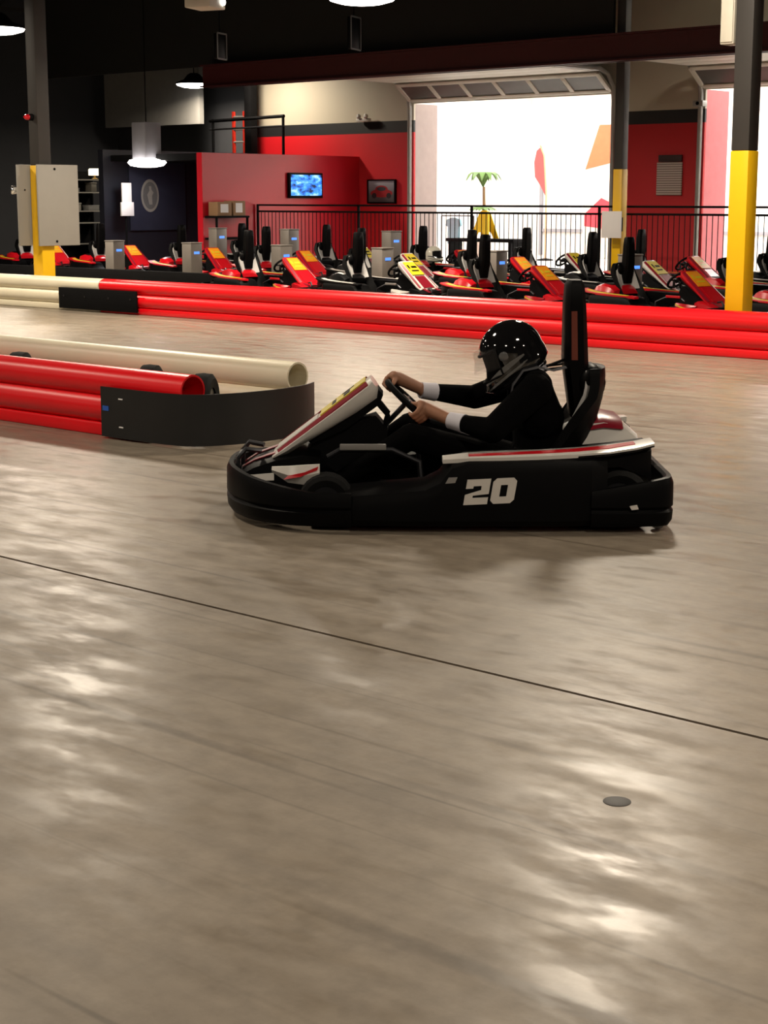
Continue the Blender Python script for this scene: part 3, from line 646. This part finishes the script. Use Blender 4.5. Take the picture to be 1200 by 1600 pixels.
    # steering fairing: a tapered shell leaning back
    p0 = Vector((.835, 0, .285)); p1 = Vector((.355, 0, .652)); d = (p1 - p0).normalized(); L = (p1 - p0).length; n = Vector((-d.z, 0, d.x)); n = -n if n.z < 0 else n
    def fr(s_, hw, th):
        c = p0 + d * (L * s_)
        return [c + Vector((0, y * hw, 0)) + n * (z * th) for y, z in ((-1, -.55), (-1, -.2), (-.72, 0), (.72, 0), (1, -.2), (1, -.55), (.8, -1), (-.8, -1))]
    fa = B().loft([fr(0, .19, .02), fr(.12, .20, .04), (fr(.4, .185, .06)), fr(.75, .165, .085), fr(.95, .15, .09), fr(1.0, .14, .06)]).out('steering_fairing', S['fair'], k, ang=50)
    def onf(s_, y, o): return p0 + d * (L * s_) + Vector((0, y, 0)) + n * o
    pl = B().ribbon([onf(.50, -.115, .004), onf(.95, -.10, .004)], [onf(.50, .115, .004), onf(.95, .10, .004)], n * .007).out('number_plate', S['plate'], fa)
    for a0, a1, y0, y1 in ((.62, .66, -.06, .07), (.74, .80, -.02, .08), (.72, .84, -.08, -.05)):
        B().ribbon([onf(a0, y0, .011), onf(a1, y0, .011)], [onf(a0, y1, .011), onf(a1, y1, .011)], n * .002).out('plate_mark', S['mark'], pl)
    for s in (1, -1):
        B().ribbon([onf(.06, s * .150, .001), onf(.40, s * .140, .001), onf(.96, s * .118, .001)], [onf(.06, s * .185, -.012), onf(.40, s * .172, -.012), onf(.96, s * .142, -.014)], n * .006).out('fairing_stripe', S['stripe3'], fa)
        B().tube([onf(.92, s * .09, -.08), (.27, s * .07, .47), (.30, s * .05, .36)], .012, 8).out('fairing_strut', BLACKM, k)
    B().ribbon([onf(.05, -.10, .002), onf(.46, -.09, .002)], [onf(.05, .10, .002), onf(.46, .09, .002)], n * .005).out('fairing_panel', S['panel'], fa)
    B().loft([[onf(s_, -hw, -t0), onf(s_, hw, -t0), onf(s_, hw * .9, -t1), onf(s_, -hw * .9, -t1)] for s_, hw, t0, t1 in ((.30, .13, .05, .075), (.6, .125, .068, .12), (.93, .11, .085, .125), (1.0, .10, .055, .10))]).out('fairing_back', BLACKM, fa)
    B().prism([(.80, .09), (.80, .22), (.50, .42), (.33, .47), (.27, .40), (.32, .09)], (0, -.085, 0), (1, 0, 0), (0, 0, 1), (0, .17, 0)).out('front_console', BLACKM, k)
    # steering
    e1 = Vector((.73, 0, .683)); e2 = Vector((0, 1, 0)); c = Vector((.172, 0, .533)); ax = Vector((.683, 0, -.73))
    sw = B().torus(c, e1, e2, .135, .016, 30, 8).out('steering_wheel', BLACKM, k)
    sp = B(); sp.disc_stack([(.04, -.012), (.045, 0), (.04, .02)], c, ax, 14)
    for a in (0, PI, PI * 1.5): sp.obox(c + (e1 * math.sin(a) + e2 * math.cos(a)) * .08 , (.02, .12 if a != PI * 1.5 else .03, .02 if a != PI * 1.5 else .1), None, .004)
    sp.out('spokes', STEEL, sw)
    B().tube([c + ax * .01, c + ax * .45, (.56, 0, .14)], .013, 8).out('steering_column', STEEL, k)
    # seat shell
    prof = [(-.16, .165), (-.24, .10), (-.40, .075), (-.54, .10), (-.62, .22), (-.665, .38), (-.705, .53), (-.725, .64), (-.725, .705)]
    prof = smooth_path(prof, 3); rings_i = []
    N = len(prof); inner = []; outer = []
    for i, (x, z) in enumerate(prof):
        a = prof[max(i - 1, 0)]; c2 = prof[min(i + 1, N - 1)]
        t = Vector((c2[0] - a[0], 0, c2[1] - a[1])).normalized(); nn = Vector((t.z, 0, -t.x)); nn = nn if True else nn
        ri, ro = [], []
        u = i / (N - 1); bol = .16 * min(1, u * 3 + .2) * (1 - .85 * max(0, min(1, (u - .50) / .30))); hw = .20 - .05 * max(0, (u - .8) / .2)
        for j in range(11):
            v = -1 + 2 * j / 10; o = abs(v) ** 3 * bol
            p = Vector((x, v * hw, z)) + nn * o
            ri.append(p); ro.append(Vector((x, v * (hw + .022), z)) + nn * (o - .022 - .045 * min(1, max(0, (u - .35) / .3)) * (1 - .5 * v * v)))
        inner.append(ri); outer.append(ro)
    sb = B().loft([ri + list(reversed(ro)) for ri, ro in zip(inner, outer)])
    st = sb.out('seat', BLACK, k, ang=60)
    pi_ = int(N * .62); nr = Vector((.96, 0, .25))
    B().loft([[p + nr * .006 for p in inner[i][1:10]] + [p + nr * .03 for p in reversed(inner[i][1:10])] for i in range(pi_, N - 1)]).out('seat_pad', SEATPAD, st, ang=60)
    # tall post behind the seat
    zt, wf = (1.0, 1.0) if detail else (.86, .72)
    ps = B().loft([[(x + dx * hx, y * wf, .46 + (z - .46) * zt) for dx, y in ((1, -hy * .7), (1, hy * .7), (.6, hy), (-.6, hy), (-1, hy * .7), (-1, -hy * .7), (-.6, -hy), (.6, -hy))] for x, hx, hy, z in ((-.672, .045, .10, .46), (-.652, .055, .11, .66), (-.645, .058, .11, .74), (-.638, .05, .105, 1.0), (-.636, .042, .095, 1.10), (-.636, .03, .08, 1.126))]).out('seat_post', BLACK, k, ang=40)
    if detail:
      for s in (1, -1): B().ribbon([(-.618, s * .112, .745), (-.613, s * .1075, .98)], [(-.648, s * .1125, .745), (-.641, s * .1075, .98)], (0, s * .002, 0)).out('post_sticker', M('brown red sticker', (.16, .03, .015), .4), ps)
    hb = B()
    hb.loft([[Vector((-.722, 0, .635)) + Vector((.068 * sx * math.cos(a), y, .088 * sx * math.sin(a))) for a in [2 * PI * q / 14 for q in range(14)]] for y, sx in ((-.15, .45), (-.14, .75), (-.11, .95), (0, 1.0), (.11, .95), (.14, .75), (.15, .45))])
    hb.out('headrest_shell', BLACK, st, ang=60)
    # rear cover
    B().box(-.97, -.60, -.36, .16, .19, .335, .03).out('drive_box', BLACK, k)
    def ring(x, y0, y1, z0, z1): return [(x, y, z) for y, z in ((y0, z0), (y0 + .03, z1 - .02), (y0 + .09, z1), (y1 - .09, z1), (y1 - .03, z1 - .02), (y1, z0))]
    rc = B().loft([ring(-.575, -.34, .12, .335, .39), ring(-.64, -.36, .14, .335, .44), ring(-.78, -.36, .15, .335, .462), ring(-.87, -.35, .14, .335, .445), ring(-.955, -.32, .12, .335, .375)]).out('rear_cover', S['cover'], k)
    B().loft([ring(-.67, -.33, .13, .40, .450), ring(-.78, -.335, .14, .42, .470), ring(-.875, -.32, .13, .41, .452)]).out('cover_panel', S['covertop'], rc)
    # pedals
    for s in (1, -1): B().obox((.64, s * .16, .17), (.02, .06, .13), Matrix.Rotation(-.3, 3, 'Y'), .006).out('pedal', STEEL, k)
    if number:
        two, zero, w0 = digit_polys(.118)
        gap = .012; U = Vector((-1, 0, .045)); W = Vector((-.16, 0, 1))
        o = Vector((-.072, .6725, .136)); nb = B()
        for poly in two: nb.prism(poly, o, U, W, (0, .004, 0))
        nb.out('numeral', KWHITE, k, label='white numeral 2'); nb = B()
        for poly in zero: nb.prism(poly, o + U * (w0 + gap), U, W, (0, .004, 0))
        nb.out('numeral', KWHITE, k, label='white numeral 0')
        B().prism([(0, 0), (.045, .004), (.055, .03), (.015, .028)], (.01, .6725, .235), (-1, 0, 0), (0, 0, 1), (0, .003, 0)).out('painted_glint', KGREY, k)  # glint on the pod side, painted as a small grey patch
    return k

S20 = dict(deck=KWHITE, stripe=KRED, stripe2=KGREY, fin=KWHITE, label=KGREY, nose=BLACK, fair=KWHITE, plate=KYEL, mark=BLACK, stripe3=KDRED, panel=KWHITE, cover=KWHITE, covertop=KDRED)
SRED = dict(deck=KRED, stripe=KYEL, stripe2=BLACK, fin=KRED, label=KRED, nose=KRED, fair=KRED, plate=KORANGE, mark=KYEL, stripe3=KDRED, panel=KRED, cover=KRED, covertop=BLACK)
SWHT = dict(deck=BLACK, stripe=KWHITE, stripe2=KGREY, fin=KWHITE, label=KGREY, nose=BLACK, fair=KWHITE, plate=KYEL, mark=BLACK, stripe3=KDRED, panel=KDRED, cover=BLACK, covertop=KWHITE)

KC = Vector((.29 * math.cos(YAW) - 8.12 * math.sin(YAW), .29 * math.sin(YAW) + 8.12 * math.cos(YAW), 0))
k20 = kart('go_kart', S20, True); k20.location = KC; k20.rotation_euler = (0, 0, YAW + PI)
tag(k20, 'black racing go-kart number 20 driven past in the foreground', 'go-kart')

proto = {'r': kart('go_kart', SRED, False, False), 'w': kart('go_kart', SWHT, False, False)}
used = set()
def park(kind, x, y, yaw, label, group):
    if kind in used: o = copy_tree(proto[kind])
    else: o = proto[kind]; used.add(kind)
    o.location = (x, y, 0); o.rotation_euler = (0, 0, yaw)
    return tag(o, label, 'go-kart', group)
ORD = ['first', 'second', 'third', 'fourth', 'fifth', 'sixth', 'seventh', 'eighth', 'ninth', 'tenth']
CN = {'r': 'red parked go-kart', 'w': 'white and black parked go-kart'}
lanes = [(17.5, [-8.75, -11.0, -13.25, -15.5, -17.75], 'rrrwr', 'front row'),
         (19.92, [-10.9, -13.15, -15.4, -17.65, -19.9, -22.15, -24.4, -26.65], 'rwrwrrrr', 'middle row'),
         (21.95, [-11.4, -13.65, -15.9, -18.15, -20.4, -22.65], 'wrwrww', 'back row by the fence')]
for y, xs, ks, where in lanes:
    for i, (x, kd) in enumerate(zip(xs, ks)):
        park(kd, x, y + random.uniform(-.04, .04), math.radians(random.uniform(-10, -1)), '%s, %s from the right in the %s' % (CN[kd], ORD[i], where), 'parked go-karts')

# charging posts
def charger(x, y, lab, grp, h=.76):
    c = empty('charging_post', (x, y, 0), random.uniform(-.08, .08), lab, 'charging post', grp)
    B().box(-.11, .11, -.13, .13, .22, h, .012).out('cabinet', M('grey cabinet steel', (.20, .18, .16), .45, .2), c)
    B().box(-.07, .07, -.09, .09, 0, .22).out('pedestal', BLACKM, c); B().box(-.16, .16, -.18, .18, 0, .02).out('base_plate', GALV, c)
    B().box(.11, .114, -.06, .06, h - .17, h - .13).out('display', M('blue display', (.02, .06, .4), .4, emit=1.6, emit_col=(.08, .25, 1.0)), c)
    B().box(-.115, .118, -.135, .135, h, h + .02, .006).out('lid', M('grey cabinet steel', (.2, .18, .16)), c)
for i, x in enumerate((-12.32, -14.57, -16.72, -18.86, -20.98, -22.99)):
    charger(x, 18.7, 'grey charging post with blue display, %s from the right in the front line' % ORD[i], 'charging posts')
for i, x in enumerate((-18.53, -20.93, -22.79)):
    charger(x, 20.95, 'grey charging post with blue display, %s from the right in the back line' % ORD[i], 'charging posts', .95)

# ================================================================== HELMETS
def helmet(name, parent, shell, stripe, inner=True):
    h = empty(name); h.parent = parent
    # frame: x forward (face), z up, origin at head centre
    n, kk = 32, 18; b = B(); vs = []; fs = []
    def surf(az, el, s=1.0):
        ca, sa, ce, se = math.cos(az), math.sin(az), math.cos(el), math.sin(el)
        p = Vector((.150 * ce * ca, .124 * ce * sa, .142 * se))
        if se < 0:                              # chin bar reaches forward, neck roll stays full
            f = min(1, -se / .6); front = max(0, ca)
            p.x += .050 * f * front; p.y *= 1 + .02 * f; p.z *= 1.08
            k_ = 1 / max(.55, ce) if ce < .95 else 1
            p.x *= min(k_, 1.25) ** .8; p.y *= min(k_, 1.25) ** .8
        return p * s
    els = [-.95 + (PI / 2 + .95 - .02) * i / (kk - 1) for i in range(kk)]
    for e in els:
        for j in range(n): vs.append(surf(-PI + 2 * PI * j / n, e))
    for i in range(kk - 1):
        for j in range(n):
            az = -PI + 2 * PI * (j + .5) / n; e = (els[i] + els[i + 1]) / 2
            if abs(az) < 1.08 and -.36 < e < .40: continue          # eye port
            fs.append((i * n + j, i * n + (j + 1) % n, (i + 1) * n + (j + 1) % n, (i + 1) * n + j))
    fs.append(tuple(range((kk - 1) * n, kk * n)))
    b.add(vs, fs); b.out('shell', shell, h, ang=60)
    lin = B().loft([[surf(-PI + 2 * PI * j / 20, e, .90) for j in range(20)] for e in els[::3]])
    lin.out('liner', BLACKM, h, ang=60)
    # rim around the base and eye port edge trim
    B().tube([surf(-PI + 2 * PI * j / 28, -.95, .985) for j in range(28)], .012, 6, 0, False, True).out('base_trim', BLACKM, h)
    edge = [surf(-1.08 + 2.16 * j / 14, .42, 1.0) for j in range(15)] + [surf(1.08 - 2.16 * j / 14, -.38, 1.0) for j in range(15)]
    B().tube(edge, .006, 6, 0, False, True).out('port_trim', BLACKM, h)
    # swept stripes on the chin bar
    for s in (1, -1):
        for e0, e1, w_ in ((-.50, -.22, .022), (-.72, -.40, .012)):
            lo_ = [surf(s * (.35 + 1.5 * t / 10), e0 + (e1 - e0) * t / 10, 1.012) for t in range(11)]
            hi_ = [surf(s * (.35 + 1.5 * t / 10), e0 + (e1 - e0) * t / 10 + w_ / .13 * math.sin(PI * (.1 + .8 * t / 10)), 1.012) for t in range(11)]
            B().ribbon(lo_, hi_, (0, s * .002, 0)).out('stripe', stripe, h)
    return h, surf

# ================================================================== THE DRIVER
dr = empty('person', KC, YAW + PI, 'driver in black suit with white cuffs and a glossy black helmet', 'person')
bd = B()
def cap(p, q, a, c): bd.capsule(p, q, a, c, 16)
# torso
for y in (-.075, .075):
    cap((-.42, y, .185), (-.47, y, .30), .12, .115); cap((-.47, y, .30), (-.465, y, .47), .115, .122); cap((-.465, y, .47), (-.445, y * 1.1, .585), .122, .095)
cap((-.465, -.11, .46), (-.465, .11, .46), .125, .125)
cap((-.45, -.16, .625), (-.45, .16, .625), .075, .075); cap((-.46, 0, .60), (-.40, 0, .70), .065, .058); cap((-.40, 0, .70), (-.36, 0, .76), .07, .085)
# arms
SHL = (-.44, .195, .61); ELB = (-.225, .315, .43); WRL = (-.045, .19, .458)
SHR = (-.44, -.195, .62); ERB = (-.17, -.275, .520); WRR = (.088, -.155, .566)
cap(SHL, ELB, .080, .064); cap(ELB, WRL, .062, .036)
cap(SHR, ERB, .080, .062); cap(ERB, WRR, .060, .038)
# legs
for s in (1, -1):
    cap((-.43, s * .10, .19), (.16, s * .20, .385), .098, .066); cap((.16, s * .20, .385), (.50, s * .16, .165), .064, .045)
    cap((.50, s * .16, .135), (.585, s * .16, .21), .042, .034)
# hands: palm plus five fingers closed on the rim.  e1 = up the wheel, e2 = left, ax = through the wheel away from the driver
e1 = Vector((.73, 0, .683)); e2 = Vector((0, 1, 0)); ax = Vector((.683, 0, -.73)); WC = Vector((.172, 0, .533))
HANDPTS = []
def hand(rimang, wr, sgn):
    rad = e1 * math.sin(rimang) + e2 * math.cos(rimang); tan = -e1 * math.cos(rimang) + e2 * math.sin(rimang)   # along the rim
    if tan.dot(e1) < 0: tan = -tan
    rc = WC + rad * .135
    pc = rc - ax * .040 + rad * .012                          # palm centre on the driver's side of the rim
    wr = Vector(wr)
    pts = [wr, pc]
    bd.capsule(wr, pc, .030, .034, 12)
    for i in range(4):
        off = (i - 1.5) * .021; ln = (.9, 1.02, 1.0, .82)[3 - i]
        k0 = pc + tan * off + rad * .016
        k1 = rc + tan * off + rad * .036 + ax * (-.004)
        k2 = rc + tan * off + rad * (.026 * ln) + ax * .028
        k3 = rc + tan * off - rad * .006 + ax * (.031 * ln)
        bd.capsule(k0, k1, .0135, .0115, 10); bd.capsule(k1, k2, .0112, .0100, 10); bd.capsule(k2, k3, .0100, .0085, 10); pts += [k0, k1, k2, k3]
    bd.capsule(pc - tan * .022, pc + tan * .026, .026, .026, 10)
    t0 = pc + tan * .022 - rad * .012; t1 = rc - rad * .030 + tan * .046 - ax * .008; t2 = rc - rad * .018 + tan * .066 + ax * .010
    bd.capsule(t0, t1, .0145, .012, 10); bd.capsule(t1, t2, .0118, .0095, 10); pts += [t0, t1, t2]
    HANDPTS.append(pts)
hand(math.radians(-28), WRL, 1)                 # near hand, low on the rim
hand(math.radians(180 - 48), WRR, -1)           # far hand, high on the rim
raw = bd.out('body', [SUIT, SKIN], dr)
md = raw.modifiers.new('r', 'REMESH'); md.mode = 'VOXEL'; md.voxel_size = .0052
sm = raw.modifiers.new('s', 'SMOOTH'); sm.factor = .5; sm.iterations = 5
dg = bpy.context.evaluated_depsgraph_get(); me = bpy.data.meshes.new_from_object(raw.evaluated_get(dg))
raw.modifiers.clear(); raw.data = me
me.materials.clear(); me.materials.append(SUIT); me.materials.append(SKIN)
def seg_d(p, a, c):
    ab = c - a; t = max(0, min(1, (p - a).dot(ab) / max(ab.length_squared, 1e-9))); return (p - a - ab * t).length
for pl in me.polygons:
    p = pl.center; pl.use_smooth = True; pl.material_index = 0
    for pts, wv in zip(HANDPTS, (WRL, WRR)):
        wv = Vector(wv)
        if (p - pts[1]).length < .18:
            el_ = Vector(ELB if wv.y > 0 else ERB); ax_ = (wv - el_).normalized()
            if (p - wv).dot(ax_) > -.01 and min(seg_d(p, pts[0], pts[1]), min((p - q).length for q in pts)) < .052: pl.material_index = 1
# white cuffs
for elb, wr in ((ELB, WRL), (ERB, WRR)):
    e_ = Vector(elb); w_ = Vector(wr); t = (w_ - e_).normalized()
    B().tube([w_ - t * .062, w_ - t * .03, w_ + t * .012, w_ + t * .02], [.047, .044, .0415, .041], 16).out('shirt_cuff', SHIRT, dr)
# underside of near sleeve riding up: a strip of shirt
e_ = Vector(ELB); w_ = Vector(WRL); t = (w_ - e_).normalized(); up_ = Vector((0, .35, -.94))
B().tube([e_ + t * .03 + up_ * .042, e_ + t * .09 + up_ * .036, w_ - t * .05 + up_ * .030], [.012, .017, .018], 8).out('shirt_sleeve', SHIRT, dr)
B().loft([[Vector((-.405 + .062 * math.cos(a) * sc + dx, .072 * math.sin(a) * sc, .665 + dz - .35 * .06 * math.cos(a))) for a in [2 * PI * j / 18 for j in range(18)]] for sc, dx, dz in ((1.30, -.03, .0), (1.22, -.02, .055), (1.1, -.02, .055), (1.15, -.03, .0))]).out('shirt_collar', SHIRT, dr)
# harness
HS = M('grey harness webbing', (.11, .11, .12), .6)
for s in (1, -1):
    y = s * .115
    B().ribbon([(-.60, y * .7 - .02, .705), (-.53, y - .022, .692), (-.46, y - .022, .708), (-.385, y - .022, .692), (-.338, y * .9 - .022, .62), (-.325, y * .6 - .022, .50)], [(-.60, y * .7 + .02, .705), (-.53, y + .022, .692), (-.46, y + .022, .708), (-.385, y + .022, .692), (-.338, y * .9 + .022, .62), (-.325, y * .6 + .022, .50)], (.006, 0, .008)).out('harness_strap', HS if s > 0 else BLACKM, dr)
B().tube([(-.60, .05, .745), (-.50, .10, .715)], .007, 6).out('harness_cord', BLACKM, dr); B().tube([(-.60, .06, .705), (-.49, .12, .70)], .007, 6).out('harness_cord', BLACKM, dr)
GLB = M('glossy black helmet', (.006, .006, .0065), .07, var=.05, coat=1.0)
GLS = M('grey helmet stripe', (.12, .12, .12), .15, coat=.6)
hm, surf = helmet('helmet', dr, GLB, GLS)
hm.location = (-.332, 0, .778); hm.rotation_euler = (0, math.radians(33), 0); hm.scale = (1.07, 1.04, 1.07)
# clear visor hinged half open
vm = bpy.data.materials.new('clear visor'); vm.use_nodes = True; nt = vm.node_tree; bs = nt.nodes['Principled BSDF']
bs.inputs['Base Color'].default_value = (.12, .11, .11, 1); bs.inputs['Roughness'].default_value = .04; bs.inputs['Alpha'].default_value = .09; bs.inputs['Specular IOR Level'].default_value = .9
vis = B(); rr = []
for i in range(9):
    el = -.30 + .62 * i / 8
    rr.append([surf(-1.25 + 2.5 * j / 20, el, 1.045) for j in range(21)])
vs = [p for r in rr for p in r]; fs = [(i * 21 + j, i * 21 + j + 1, (i + 1) * 21 + j + 1, (i + 1) * 21 + j) for i in range(8) for j in range(20)]
vis.add(vs, fs); vo = vis.out('visor', vm, hm, ang=60); vo.rotation_euler = (0, math.radians(-13), 0); vo.location = (.018, 0, .008)
so = vo.modifiers.new('t', 'SOLIDIFY'); so.thickness = .003
for s in (1, -1): B().disc_stack([(.022, 0), (.022, .008), (.014, .012)], surf(s * 1.3, .08, 1.02), (0.25, s, 0), 14).out('visor_hinge', GLS, hm)

# spare helmets standing on parked karts
for (x, y, z, mt, lab) in ((-18.45, 21.95, .44, M('white helmet shell', (.6, .58, .5), .15), 'white helmet resting on a parked kart in the back row'), (-15.7, 19.92, .44, M('grey helmet shell', (.12, .12, .12), .12), 'grey helmet resting on a parked kart in the middle row')):
    pe = empty('spare_helmet', (x, y, z + .12), random.uniform(-.4, .1), lab, 'helmet')
    helmet('helmet_shell', pe, mt, GLS)
